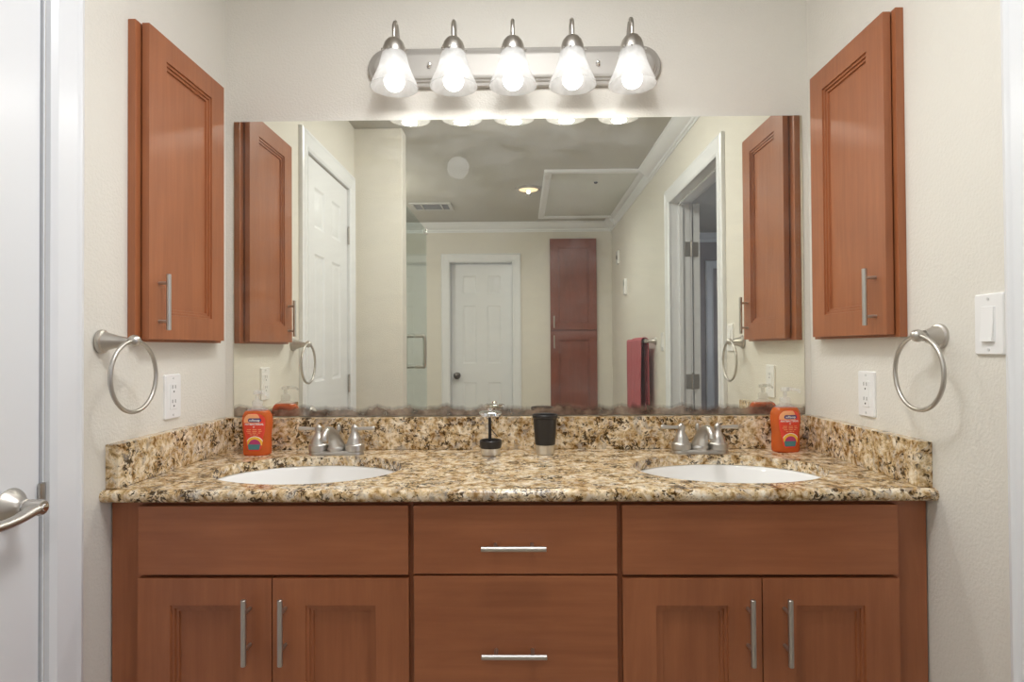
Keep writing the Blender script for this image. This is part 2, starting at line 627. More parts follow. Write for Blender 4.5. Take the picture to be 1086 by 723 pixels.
# rear wall with the far door
FX0, FX1, FTOP = -0.689, -0.068, 2.045
bm = BM()
box(bm, -1.85, FX0 - 0.018, YR - 0.12, YR, 0, CEIL); box(bm, FX0 - 0.018, FX1 + 0.018, YR - 0.12, YR, FTOP + 0.018, CEIL); box(bm, FX1 + 0.018, H, YR - 0.12, YR, 0, CEIL)
struct('wall_rear', bm, M_WALL, label='far cream wall with the white door and the tall dark cabinet', cat='wall')
# bedroom beyond the doorway
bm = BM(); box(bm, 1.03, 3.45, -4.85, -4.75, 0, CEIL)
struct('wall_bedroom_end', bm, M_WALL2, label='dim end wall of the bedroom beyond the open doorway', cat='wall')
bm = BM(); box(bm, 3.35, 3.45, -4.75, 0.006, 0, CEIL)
struct('wall_bedroom_side', bm, M_WALL2, label='dim side wall of the bedroom beyond the open doorway', cat='wall')

# ------------------------------------------------------------------ casings and jambs
CAS = [(0.0, 0.0), (0.0, 0.010), (0.008, 0.016), (0.012, 0.016), (0.014, 0.013), (0.047, 0.017), (0.050, 0.020), (0.056, 0.021), (0.060, 0.018), (0.065, 0.016), (0.065, 0.0)]
CAS = [(p * 0.083 / 0.065, d) for p, d in CAS]


def casing(bm, axis, wallpos, sgn, a0, a1, top):
    """door casing round an opening a0..a1; wallpos = wall surface, sgn = direction out of the wall.
    profile p = distance away from the opening, d = thickness"""
    def P(a, z, d):
        return Vector((wallpos + sgn * d, a, z)) if axis == 'x' else Vector((a, wallpos + sgn * d, z))
    lo, hi = min(a0, a1), max(a0, a1)
    prism(bm, CAS, lambda p, d: P(lo - p, 0.0, d), lambda p, d: P(lo - p, top + p, d))
    prism(bm, CAS, lambda p, d: P(hi + p, 0.0, d), lambda p, d: P(hi + p, top + p, d))
    prism(bm, CAS, lambda p, d: P(lo - p, top + p, d), lambda p, d: P(hi + p, top + p, d))
    return bm


bm = BM(); casing(bm, 'x', -H, 1, LY0, LY1, LTOP)
struct('trim_1', bm, M_WHITE, label='white casing round the door with the lever handle', cat='door casing')
bm = BM(); casing(bm, 'x', H, -1, RY0, RY1, RTOP)
casing(bm, 'x', 1.03, 1, RY0, RY1, RTOP)
for (y0, y1) in ((RY0, RY0 + 0.018), (RY1 - 0.018, RY1)):
    box(bm, H - 0.002, 1.032, y0, y1, 0, RTOP)
box(bm, H - 0.002, 1.032, RY1 - 0.018, RY0 + 0.018, RTOP, RTOP + 0.018)
box(bm, 0.962, 0.986, RY0 - 0.012, RY0, 0, RTOP, 0.002); box(bm, 0.962, 0.986, RY1, RY1 + 0.012, 0, RTOP, 0.002)
box(bm, 0.962, 0.986, RY1, RY0, RTOP - 0.012, RTOP, 0.002)
struct('trim_2', bm, M_WHITE, label='white casing and jamb round the open doorway', cat='door casing')
bm = BM(); casing(bm, 'y', YR, 1, FX0, FX1, FTOP)
for (x0, x1) in ((FX0 - 0.018, FX0), (FX1, FX1 + 0.018)):
    box(bm, x0, x1, YR - 0.16, YR + 0.002, 0, FTOP)
box(bm, FX0 - 0.018, FX1 + 0.018, YR - 0.16, YR + 0.002, FTOP, FTOP + 0.018)
struct('trim_3', bm, M_WHITE, label='white casing round the far door', cat='door casing')
# crown moulding (right wall, rear wall)
CR = [(0, 0), (0.078, 0), (0.078, -0.012), (0.070, -0.016), (0.060, -0.030), (0.046, -0.046), (0.030, -0.056), (0.018, -0.064), (0.016, -0.078), (0.008, -0.082), (0.006, -0.092), (0, -0.092)]
bm = BM()
HY0, HY1 = -2.30, -3.815
prism(bm, CR, lambda p, z: Vector((H - p, 0.0, CEIL + z)), lambda p, z: Vector((H - p, HY0 + 0.002, CEIL + z)))
prism(bm, CR, lambda p, z: Vector((H - p, HY1 - 0.002, CEIL + z)), lambda p, z: Vector((H - p, YR + p, CEIL + z)))
prism(bm, CR, lambda p, z: Vector((-1.85, YR + p, CEIL + z)), lambda p, z: Vector((H - p, YR + p, CEIL + z)))
prism(bm, [(0, -0.022), (0.02, -0.022), (0.014, -0.06), (0.006, -0.092), (0, -0.092)], lambda p, z: Vector((H - p, HY0, CEIL + z)), lambda p, z: Vector((H - p, HY1, CEIL + z)))
struct('trim_4', bm, M_WHITE, label='white crown moulding where wall meets ceiling in the mirror', cat='crown moulding')
bm = BM(); prism(bm, CR, lambda p, z: Vector((1.03, -4.75 + p, CEIL + z)), lambda p, z: Vector((3.35, -4.75 + p, CEIL + z)))
struct('trim_5', bm, M_WHITE, label='white crown moulding in the bedroom beyond the doorway', cat='crown moulding')
# bedroom closet door seen through the doorway
bm = BM(); casing(bm, 'y', -4.75, 1, 2.12, 2.85, 2.05)
struct('trim_6', bm, M_WHITE, label='white casing on the bedroom end wall', cat='door casing')

# ------------------------------------------------------------------ six-panel doors
STEPS6 = [(0.006, 0.004), (0.016, 0.009), (0.024, 0.009), (0.045, 0.002)]


def six_cells(w, z0, z1):
    st = 0.113 if w < 0.7 else 0.125
    mid = 0.106 if w < 0.7 else 0.115
    pw = (w - 2 * st - mid) / 2
    sc = (z1 - z0) / 2.03
    rows = [(0.24, 0.835), (1.02, 1.610), (1.725, 1.915)]
    out = []
    for a, b in rows:
        out.append((st, st + pw, z0 + a * sc, z0 + b * sc)); out.append((st + pw + mid, w - st, z0 + a * sc, z0 + b * sc))
    return out


def hinge(name, x, y, z, parent, axis):
    """butt hinge knuckle with its leaves; axis: direction the leaves lie along"""
    b = BM()
    for k in range(5):
        lathe(b, [(0.006, 0), (0.006, 0.017)], (x, y, z - 0.045 + k * 0.018), seg=12)
    lathe(b, [(0.004, 0), (0.005, 0.004), (0.0, 0.008)], (x, y, z + 0.045), seg=10)
    return b


# door_1: closed, on the left wall
dw = LY0 - LY1 - 0.0145
bm = BM()
panel_slab(bm, lambda u, v, d: Vector((-H - 0.004 - d, LY0 - 0.0095 - u, v)), 0, dw, 0.01, LTOP - 0.006,
           six_cells(dw, 0.02, LTOP - 0.006), 0.036, STEPS6)
d1 = struct('door_1', bm, M_WHITE, label='closed white six-panel door with a nickel lever', cat='door')
for zz in (1.80, 1.005, 0.20):
    b = hinge('hinge', -H + 0.004, LY1 + 0.004, zz, d1, 'y')
    obj('hinge', b, M_NICKEL, d1)
bm = BM()
RZ, RYC = 0.905, -0.793
lathe(bm, [(0.033, 0.0), (0.035, 0.003), (0.033, 0.007), (0.024, 0.016), (0.0165, 0.024), (0.0150, 0.030)], (-H - 0.004, RYC, RZ), (1, 0, 0), 36)
lathe(bm, [(0.0150, 0.030), (0.0150, 0.032), (0.0135, 0.033), (0.0135, 0.035), (0.0145, 0.037), (0.0148, 0.058), (0.0125, 0.064), (0.009, 0.066)], (-H - 0.004, RYC, RZ), (1, 0, 0), 30)
lp = [(-H + 0.050, RYC + 0.004, RZ), (-H + 0.051, RYC - 0.018, RZ - 0.003), (-H + 0.050, RYC - 0.05, RZ - 0.010), (-H + 0.048, RYC - 0.09, RZ - 0.012), (-H + 0.046, RYC - 0.125, RZ - 0.008)]
tube(bm, smooth_path(lp, 6), lerp_list([0.013, 0.0135, 0.0115, 0.011, 0.009], 6), 16, flat=[(1, 0.75)] * 25)
hd = obj('lever_handle', bm, M_NICKEL, d1)
bm = BM(); lathe(bm, [(0.0070, 0.0), (0.0065, 0.003), (0.0, 0.0045)], (-H + 0.0617, RYC, RZ), (1, 0, 0), 20)
obj('privacy_button', bm, M_CHROME, hd)
# door stop strip and latch strike
bm = BM()
box(bm, -1.03, -H - 0.001, LY0 - 0.0005, LY0 - 0.004, 0, LTOP); box(bm, -1.03, -H - 0.001, LY1, LY1 + 0.002, 0, LTOP)
box(bm, -1.03, -0.96, LY0, LY1, 0, LTOP - 0.001)
struct('trim_7', bm, M_WHITE, label='white jamb of the door with the lever handle', cat='door jamb')
bm = BM(); box(bm, -H - 0.002, -H + 0.004, LY0 - 0.001, LY0 - 0.015, RZ - 0.006, RZ + 0.030, 0.002)
obj('latch_strike', bm, M_NICKEL, d1)

# door_2: open, folded back against the bedroom side of the right wall
bm = BM()
dw2 = 0.865
panel_slab(bm, lambda u, v, d: Vector((1.050 + d, RY1 - 0.010 - u, v)), 0, dw2, 0.01, RTOP - 0.006, six_cells(dw2, 0.02, RTOP - 0.006), 0.040, STEPS6)
d2 = struct('door_2', bm, M_WHITE, label='white door standing open beyond the doorway', cat='door')
for zz in (1.775, 0.985, 0.22):
    b = hinge('hinge', 1.038, RY1 + 0.002, zz, d2, 'x')
    box(b, 0.998, 1.036, RY1 + 0.0005, RY1 + 0.003, zz - 0.044, zz + 0.044, 0.001)
    box(b, 1.041, 1.079, RY1 - 0.0095, RY1 - 0.006, zz - 0.044, zz + 0.044, 0.001)
    obj('hinge', b, M_NICKEL, d2)

# door_3: far door
dw3 = FX1 - FX0 - 0.006
bm = BM()
panel_slab(bm, lambda u, v, d: Vector((FX0 + 0.003 + u, YR - 0.105 - d, v)), 0, dw3, 0.01, FTOP - 0.005, six_cells(dw3, 0.02, FTOP - 0.005), 0.036, STEPS6)
d3 = struct('door_3', bm, M_WHITE, label='far white six-panel door with a dark knob', cat='door')
bm = BM()
lathe(bm, [(0.032, 0), (0.032, 0.005), (0.012, 0.012), (0.012, 0.032), (0.030, 0.042), (0.035, 0.056), (0.030, 0.070), (0.012, 0.077), (0, 0.078)], (FX0 + 0.062, YR - 0.105, 0.918), (0, 1, 0), 28)
obj('door_knob', bm, simple('dark_bronze', (0.12, 0.11, 0.10), 0.3, 1.0), d3)

# ------------------------------------------------------------------ mirror
MB_, MT_, ML_, MR_ = 0.981, 1.9084, -0.8863, 0.8929
bm = BM()
vs = [(ML_, MB_), (MR_, MB_), (MR_ , MT_), (ML_, MT_)]
prism(bm, vs, lambda x, z: Vector((x, 0.0, z)), lambda x, z: Vector((x, 0.006, z)))
mir = obj('mirror', bm, [M_MIRROR, simple('mirror_glass_edge', (0.30, 0.36, 0.33), 0.2)], origin=(0, 0, MB_), smooth=False)
for p in mir.data.polygons:
    if abs(p.normal.y) < 0.5: p.material_index = 1
setp(mir, 'wide frameless wall mirror with browned bottom edge above the backsplash', 'mirror')

# ------------------------------------------------------------------ countertop, splashes
CT, CB = 0.880, 0.8525
SINKS = [(-0.538, -0.318), (0.546, -0.318)]
SA, SB = 0.242, 0.183


def ell(cx, cy, a, b, z, n=72):
    return [Vector((cx + a * cos(2 * pi * k / n), cy + b * sin(2 * pi * k / n), z)) for k in range(n)]


bm = BM()
YF = -0.551
rad = (CT - CB) / 2
def strip_xs(): return [-H, H]
edges = []
def loop(pts):
    v = [bm.verts.new(p) for p in pts]
    for i in range(len(v)): edges.append(bm.edges.new((v[i], v[(i + 1) % len(v)])))
    return v
outer = loop([Vector((-H, YF, CT)), Vector((H, YF, CT)), Vector((H, 0.006, CT)), Vector((-H, 0.006, CT))])
holes = [loop(ell(cx, cy, SA, SB, CT)) for cx, cy in SINKS]
bmesh.ops.triangle_fill(bm, edges=edges, use_beauty=True)
top_faces = list(bm.faces)
r = bmesh.ops.extrude_face_region(bm, geom=top_faces)
bmesh.ops.translate(bm, verts=[g for g in r['geom'] if isinstance(g, bmesh.types.BMVert)], vec=(0, 0, CB - CT))
# rounded front edge
arc = [(YF + 0.0005, CT)] + [(YF - rad * 1.0 * sin(a), (CT + CB) / 2 + rad * cos(a)) for a in [pi * k / 10 for k in range(11)]] + [(YF + 0.0005, CB)]
xs = [(-H, 0.0)] + [(-H + 0.010 * (1 - cos(a)), -0) for a in ()] + [(H, 0.0)]
prism(bm, arc, lambda y, z: Vector((-H, y, z)), lambda y, z: Vector((H, y, z)))
ct = obj('countertop', bm, M_GRAN)
setp(ct, 'speckled gold and cream granite countertop with two oval sink cutouts', 'countertop')

bm = BM(); box(bm, -H + 0.001, H - 0.001, -0.030, 0.0055, CT + 0.0003, 0.9785, 0.002)
setp(obj('backsplash', bm, M_GRAN), 'long granite backsplash under the mirror', 'backsplash')
bm = BM(); box(bm, -H, -H + 0.030, -0.545, -0.0302, CT + 0.0003, 0.980, 0.002)
setp(obj('side_splash', bm, M_GRAN), 'short granite side splash on the wall with the white door', 'side splash', 'granite side splashes')
bm = BM(); box(bm, H - 0.030, H, -0.545, -0.0302, CT + 0.0003, 0.980, 0.002)
setp(obj('side_splash', bm, M_GRAN), 'short granite side splash on the wall with the light switch', 'side splash', 'granite side splashes')

# ------------------------------------------------------------------ sinks
def sink(cx, cy, label):
    t = thing('sink', (cx, cy, CB - 0.15), label, 'sink', 'undermount sinks')
    bm = BM(); n = 64
    prof = [(1.022, 0.0), (1.01, 0.0), (1.00, -0.003), (0.985, -0.012), (0.95, -0.045), (0.88, -0.085), (0.72, -0.118), (0.45, -0.135), (0.15, -0.140), (0.09, -0.141)]
    rings = []
    for s, dz in prof:
        rings.append([bm.verts.new((cx + SA * s * cos(2 * pi * k / n), cy + SB * s * sin(2 * pi * k / n), CB - 0.0006 + dz)) for k in range(n)])
    prof2 = [(0.09, -0.147), (0.45, -0.143), (0.75, -0.125), (0.92, -0.09), (0.99, -0.045), (1.012, -0.016), (1.022, -0.012)]
    for s, dz in prof2:
        rings.append([bm.verts.new((cx + SA * s * cos(2 * pi * k / n), cy + SB * s * sin(2 * pi * k / n), CB - 0.0006 + dz)) for k in range(n)])
    rings.append(rings[0])
    for a, b in zip(rings, rings[1:]):
        for k in range(n): bm.faces.new((a[k], a[(k + 1) % n], b[(k + 1) % n], b[k]))
    obj('basin', bm, M_CERAMIC, t, angle=60)
    bm = BM(); lathe(bm, [(0.024, -0.1475), (0.026, -0.1395), (0.020, -0.1375), (0.0, -0.136)], (cx, cy, CB), seg=28)
    obj('drain', bm, M_CHROME, t, label='chrome drain')
    return t


sink(SINKS[0][0], SINKS[0][1], 'white oval undermount sink nearest the white door')
sink(SINKS[1][0], SINKS[1][1], 'white oval undermount sink nearest the light switch')

# ------------------------------------------------------------------ base cabinets
KF = 0.9875         # measured on a plane a little behind the door fronts
def fx(x): return 0.0163 + (x - 0.0163) * KF
def fz(z): return 1.1896 + (z - 1.1896) * KF
YB, YD0, YD1 = -0.527, -0.528, -0.547    # face frame front, door back, door front
CSTEPS = [(0.0008, 0.0045), (0.0075, 0.0040), (0.0083, 0.0085), (0.0150, 0.0080), (0.0160, 0.0130)]


def bar_pull(a, b, out, bar_r, parent, post=0.08, stand=0.032):
    """straight bar pull from a to b, standing off along vector out; returns the handle object"""
    a, b, out = Vector(a), Vector(b), Vector(out)
    bm = BM(); d = (b - a).normalized(); mid = (a + b) / 2
    lathe(bm, [(bar_r * 0.8, 0), (bar_r, 0.001), (bar_r, (b - a).length - 0.001), (bar_r * 0.8, (b - a).length)], a, d, 20)
    for s in (-1, 1):
        p = mid + d * (s * post / 2)
        lathe(bm, [(0.0042, 0.0), (0.0042, stand)], p - out * stand, out, 14)
    return obj('handle', bm, M_NICKEL, parent, label='brushed nickel bar handle')


def carcass(t, x0, x1, name='body'):
    bm = BM()
    zt = CB - 0.001
    box(bm, x0, x1, YB, YB + 0.019, 0.10, zt, 0.001)
    box(bm, x0, x0 + 0.016, YB + 0.019, 0.0, 0.10, zt); box(bm, x1 - 0.016, x1, YB + 0.019, 0.0, 0.10, zt)
    box(bm, x0 + 0.016, x1 - 0.016, YB + 0.019, 0.0, 0.10, 0.116)
    box(bm, x0, x1, YB + 0.075, YB + 0.090, 0.0, 0.10)
    box(bm, x0, x0 + 0.016, YB + 0.09, 0.0, 0.0, 0.10); box(bm, x1 - 0.016, x1, YB + 0.09, 0.0, 0.0, 0.10)
    return obj(name, bm, M_WOODV, t)


def flat_front(name, t, x0, x1, z0, z1):
    bm = BM(); box(bm, x0, x1, YD1, YD0, z0, z1, 0.0025)
    return obj(name, bm, M_WOODH, t)


def panel_door(t, x0, x1, z0, z1):
    bm = BM()
    panel_slab(bm, lambda u, v, d: Vector((u, YD1 + d, v)), x0, x1, z0, z1, [(x0 + 0.073, x1 - 0.073, z0 + 0.062, z1 - 0.060)], YD0 - YD1, CSTEPS)
    return obj('door', bm, M_WOODV, t, angle=20)


DB = 0.115
def sink_cabinet(x0, x1, a0, a1, m0, m1, pl, pr, label):
    t = thing('sink_cabinet', ((x0 + x1) / 2, -0.26, 0), label, 'cabinet', 'vanity sink cabinets')
    carcass(t, x0, x1)
    flat_front('false_drawer_front', t, fx(a0), fx(a1), fz(0.6835), fz(0.8385))
    for (u0, u1, hx) in ((a0, m0, pl), (m1, a1, pr)):
        d = panel_door(t, fx(u0), fx(u1), DB, fz(0.6765))
        h = bar_pull((fx(hx), YD1 - 0.032, fz(0.497)), (fx(hx), YD1 - 0.032, fz(0.642)), (0, -1, 0), 0.0058, d)
    return t


sink_cabinet(-0.911, -0.2275, -0.851, -0.239, -0.5475, -0.5450, -0.596, -0.5155, 'cherry wood sink cabinet nearest the white door')
sink_cabinet(0.2275, 0.911, 0.239, 0.848, 0.5455, 0.5480, 0.5145, 0.595, 'cherry wood sink cabinet nearest the light switch')
t = thing('drawer_cabinet', (0, -0.26, 0), 'cherry wood drawer cabinet in the middle of the vanity', 'cabinet')
carcass(t, -0.2265, 0.2265)
for (z0, z1, hz) in ((0.6855, 0.8385, 0.752), (0.395, 0.6815, 0.518), (0.115, 0.391, None)):
    d = flat_front('drawer', t, fx(-0.228), fx(0.2275), fz(z0) if z0 > 0.2 else z0, fz(z1))
    if hz:
        bar_pull((fx(-0.0745), YD1 - 0.032, fz(hz)), (fx(0.0685), YD1 - 0.032, fz(hz)), (0, -1, 0), 0.0058, d)

# ------------------------------------------------------------------ wall cabinets
def wall_cabinet(s, y0, y1, fy0, fy1, z0, z1, fz0, fz1, hx, hy, label):
    """s = -1 on the left wall, +1 on the right wall"""
    X = lambda d: s * (H - d)                 # d = distance out of the wall
    t = thing('wall_cabinet', (X(0), (y0 + y1) / 2, fz0), label, 'cabinet', 'wall cabinets')
    bm = BM(); box(bm, X(0.0), X(0.0190), fy0, fy1, fz0, fz1, 0.0015)
    obj('frame', bm, M_WOODV, t)
    bm = BM()
    f0 = 0.0405
    panel_slab(bm, lambda u, v, d: Vector((X(f0 - d), u, v)), y0, y1, z0, z1, [(y0 + 0.071, y1 - 0.070, z0 + 0.062, z1 - 0.060)], 0.0175, CSTEPS)
    d = obj('door', bm, M_WOODV, t, angle=20)
    bar_pull((hx, hy, 1.239), (hx, hy, 1.377), (-s, 0, 0), 0.0058, d, 0.094, abs(X(f0) - hx))
    for zz in (z0 + 0.1, z1 - 0.1):           # bumper blocks that hold the door off the frame
        bm = BM(); box(bm, X(0.0188), X(0.0232), y1 - 0.04, y1 - 0.025, zz, zz + 0.03)
        obj('hinge', bm, M_DARKW, t)
    return t


wall_cabinet(-1, -0.4514, -0.0866, -0.470, -0.061, 1.2169, 1.9788, 1.2105, 1.979, -0.850, -0.412, 'cherry wood wall cabinet on the wall with the white door')
wall_cabinet(1, -0.4533, -0.0937, -0.4665, -0.061, 1.2169, 1.9788, 1.2105, 1.982, 0.847, -0.412, 'cherry wood wall cabinet on the wall with the light switch')

# ------------------------------------------------------------------ vanity light
def stadium(x0, x1, z0, z1, inset, n=16):
    x0 += inset; x1 -= inset; z0 += inset; z1 -= inset
    r = (z1 - z0) / 2; zc = (z0 + z1) / 2
    out = []
    for k in range(n + 1):
        a = -pi / 2 + pi * k / n
        out.append((x1 - r + r * cos(a), zc + r * sin(a)))
    for k in range(n + 1):
        a = pi / 2 + pi * k / n
        out.append((x0 + r + r * cos(a), zc + r * sin(a)))
    return out


LBX0, LBX1, LBZ0, LBZ1 = -0.459, 0.457, 2.006, 2.130
vl = thing('vanity_light', (0, 0.006, 2.068), 'nickel five-lamp vanity light with frosted bell shades above the mirror', 'light fixture')
bm = BM()
lv = [(0.0, 0.006), (0.0, -0.006), (0.003, -0.010), (0.012, -0.012), (0.014, -0.017), (0.020, -0.019), (0.022, -0.024), (0.028, -0.026), (0.032, -0.026)]
prev = None
for ins, y in lv:
    ring = [bm.verts.new((x, y, z)) for x, z in stadium(LBX0, LBX1, LBZ0, LBZ1, ins)]
    if prev:
        for k in range(len(ring)):
            k2 = (k + 1) % len(ring)
            bm.faces.new((prev[k], prev[k2], ring[k2], ring[k]))
    else: bm.faces.new(ring)
    prev = ring
bm.faces.new(prev)
obj('backplate', bm, M_BAR, vl, angle=25)
for x in (-0.262, 0.258):
    bm = BM(); lathe(bm, [(0.0075, 0.0), (0.0075, 0.003), (0.005, 0.006), (0.006, 0.010), (0.004, 0.014), (0, 0.015)], (x, -0.026, 2.066), (0, -1, 0), 18)
    obj('finial_screw', bm, M_CHROME, vl)
LX = [-0.352 + 0.1745 * k for k in range(5)]
SY = -0.122
for x in LX:
    bm = BM()
    pts = smooth_path([(x, -0.022, 2.080), (x, -0.045, 2.092), (x, -0.062, 2.125), (x, -0.082, 2.155), (x, -0.105, 2.160), (x, SY, 2.138), (x, SY, 2.098)], 8)
    tube(bm, pts, 0.0062, 14)
    lathe(bm, [(0.020, 0.0), (0.020, 0.004), (0.012, 0.009), (0.0065, 0.012)], (x, -0.026, 2.080), (0, -1, 0), 24)
    obj('arm', bm, M_NICKEL, vl)
    bm = BM()
    lathe(bm, [(0.0, 0.044), (0.010, 0.043), (0.020, 0.037), (0.028, 0.027), (0.0325, 0.014), (0.034, 0.003), (0.034, -0.006), (0.0305, -0.006), (0.0305, 0.004), (0.0, 0.012)], (x, SY, 2.062), seg=36)
    for a in (0.3, 2.4, 4.5):
        dvec = Vector((cos(a), -abs(sin(a)) if a < 4 else sin(a), 0)).normalized()
        lathe(bm, [(0.0022, 0.0), (0.0022, 0.006), (0.0036, 0.006), (0.0036, 0.010), (0, 0.011)], Vector((x, SY, 2.059)) + dvec * 0.032, dvec, 10)
    obj('socket_cup', bm, M_NICKEL, vl)
    bm = BM()
    po = [(0.0285, 0.0), (0.0330, 0.03), (0.0358, 0.09), (0.0380, 0.17), (0.0408, 0.28), (0.0455, 0.44), (0.0520, 0.60), (0.0598, 0.76), (0.0665, 0.90), (0.0700, 1.0)]
    po = [(r, 2.064 - f * 0.106) for r, f in po]
    pin = [(r - 0.0028, z) for r, z in reversed(po)]
    lathe(bm, po + [(0.0688, 1.9568)] + pin, (x, SY, 0), seg=44, cap0=False, cap1=False)
    sh = obj('lamp_shade', bm, M_SHADE, vl, angle=60)
    bm = BM()
    G = [(0.0300 * sin(a), 1.9765 - 0.0300 * cos(a)) for a in [pi * k / 18 for k in range(0, 15)]]
    lathe(bm, [(0.0, 1.9465)] + G[1:] + [(0.0150, 2.006), (0.0135, 2.014), (0.0135, 2.030)], (x, SY, 0), seg=32)
    obj('light_bulb', bm, M_BULB, vl)
    bm = BM(); lathe(bm, [(0.0155, 2.031), (0.0155, 2.060), (0.010, 2.064), (0.010, 2.070)], (x, SY, 0.0), seg=24)
    obj('lamp_holder', bm, M_PLASTIC, vl)
    area_lamp('vanity_lamp', (x, SY, 1.9448), (0, 0, 0), 0.050, LAMP, BULB_TINT)

# ------------------------------------------------------------------ faucets
def faucet(cx, label):
    cy = -0.100
    z = CT
    t = thing('faucet', (cx, cy, z), label, 'faucet', 'bathroom faucets')
    bm = BM()
    pts = stadium(cx - 0.081, cx + 0.081, cy - 0.027, cy + 0.027, 0)
    prev = None
    for ins, dz in ((0, 0.0004), (0, 0.006), (0.002, 0.010), (0.005, 0.012)):
        ring = [bm.verts.new((x, y, z + dz)) for x, y in stadium(cx - 0.081, cx + 0.081, cy - 0.027, cy + 0.027, ins)]
        if prev:
            for k in range(len(ring)):
                bm.faces.new((prev[k], prev[(k + 1) % len(ring)], ring[(k + 1) % len(ring)], ring[k]))
        else: bm.faces.new(ring)
        prev = ring
    bm.faces.new(prev)
    obj('base_plate', bm, M_NICKEL, t)
    # spout: flared body sweeping up and forward
    bm = BM()
    sp = smooth_path([(cx, cy, z + 0.0125), (cx, cy, z + 0.018), (cx, cy - 0.010, z + 0.037), (cx, cy - 0.031, z + 0.060), (cx, cy - 0.062, z + 0.076), (cx, cy - 0.092, z + 0.079), (cx, cy - 0.110, z + 0.070), (cx, cy - 0.116, z + 0.056)], 7)
    rr = lerp_list([0.0290, 0.0270, 0.0210, 0.0155, 0.0122, 0.0108, 0.0104, 0.0102], 7)
    tube(bm, sp, rr, 24)
    obj('spout', bm, M_NICKEL, t, angle=50)
    bm = BM(); lathe(bm, [(0.0028, 0.0), (0.0028, 0.052), (0.0055, 0.054), (0.0072, 0.060), (0.0065, 0.068), (0.003, 0.073), (0, 0.074)], (cx, cy + 0.021, z + 0.010), seg=18)
    obj('lift_rod', bm, M_NICKEL, t)
    for s in (-1, 1):
        hx = cx + s * 0.0535
        bm = BM()
        lathe(bm, [(0.0285, 0.011), (0.0285, 0.026), (0.0270, 0.029), (0.0235, 0.031), (0.0215, 0.036), (0.0190, 0.043), (0.0190, 0.046), (0.0155, 0.052), (0.0105, 0.062), (0.0092, 0.067), (0.0100, 0.068), (0.0110, 0.074), (0.0100, 0.080), (0.0065, 0.083), (0.0050, 0.086), (0, 0.088)], (hx, cy, z), seg=32)
        h = obj('handle', bm, M_NICKEL, t)
        bm = BM()
        lathe(bm, [(0.0050, 0.006), (0.0048, 0.020), (0.0052, 0.035), (0.0062, 0.050), (0.0066, 0.056), (0.0050, 0.059), (0, 0.060)], (hx, cy, z + 0.0745), (s, 0, 0.02), 18)
        obj('lever', bm, M_NICKEL, h)
    return t


faucet(-0.532, 'brushed nickel two-lever faucet behind the sink nearest the white door')
faucet(0.538, 'brushed nickel two-lever faucet behind the sink nearest the light switch')

# ------------------------------------------------------------------ towel rings
def towel_ring(s, yb, xr, yr, zc, label):
    z = 1.210
    t = thing('towel_ring', (s * H, yb, z), label, 'towel ring', 'towel rings')
    bm = BM(); d = (-s, 0, 0)
    L = abs(s * H - xr)
    ax = Vector((xr, yr, z)) - Vector((s * H, yb, z)); Ln = ax.length
    lathe(bm, [(0.0265, 0.0), (0.0270, 0.004), (0.0255, 0.008), (0.0215, 0.010), (0.0195, 0.016), (0.0165, 0.026), (0.0125, 0.038), (0.0095, Ln - 0.018), (0.0075, Ln - 0.012), (0.0085, Ln - 0.011), (0.0085, Ln - 0.008), (0.0070, Ln - 0.006), (0.0090, Ln - 0.004)], (s * H, yb, z), ax, 32)
    bmesh.ops.create_uvsphere(bm, u_segments=24, v_segments=14, radius=0.0135, matrix=Matrix.Translation((xr, yr, z + 0.001)))
    obj('wall_post', bm, M_NICKEL, t)
    bm = BM(); R = 0.0790
    zr = z - R + 0.001
    pts = [(xr, yr + R * sin(a), zr + R * cos(a)) for a in [2 * pi * k / 72 for k in range(72)]]
    tube(bm, pts, 0.0046, 12, closed=True)
    obj('ring', bm, M_NICKEL, t)
    return t


towel_ring(-1, -0.560, -0.846, -0.550, 1.13, 'nickel towel ring beside the white door')
towel_ring(1, -0.575, 0.862, -0.582, 1.13, 'nickel towel ring beside the light switch')

# ------------------------------------------------------------------ outlets and switches
def rrect(bm, fn, w, h, r, d0, d1, chamfer=0.002):
    def loop_(w_, h_, r_, d):
        out = []
        for (sx, sz, a0) in ((1, 1, 0), (-1, 1, pi / 2), (-1, -1, pi), (1, -1, 3 * pi / 2)):
            for k in range(5):
                a = a0 + pi / 2 * k / 4
                out.append(bm.verts.new(fn(sx * (w_ / 2 - r_) + r_ * cos(a), sz * (h_ / 2 - r_) + r_ * sin(a), d)))
        return out
    L = [loop_(w, h, r, d0), loop_(w, h, r, d1 - chamfer), loop_(w - 2 * chamfer, h - 2 * chamfer, r, d1)]
    for a, b in zip(L, L[1:]):
        for k in range(len(a)): bm.faces.new((a[k], a[(k + 1) % len(a)], b[(k + 1) % len(a)], b[k]))
    bm.faces.new(L[0]); bm.faces.new(L[-1])


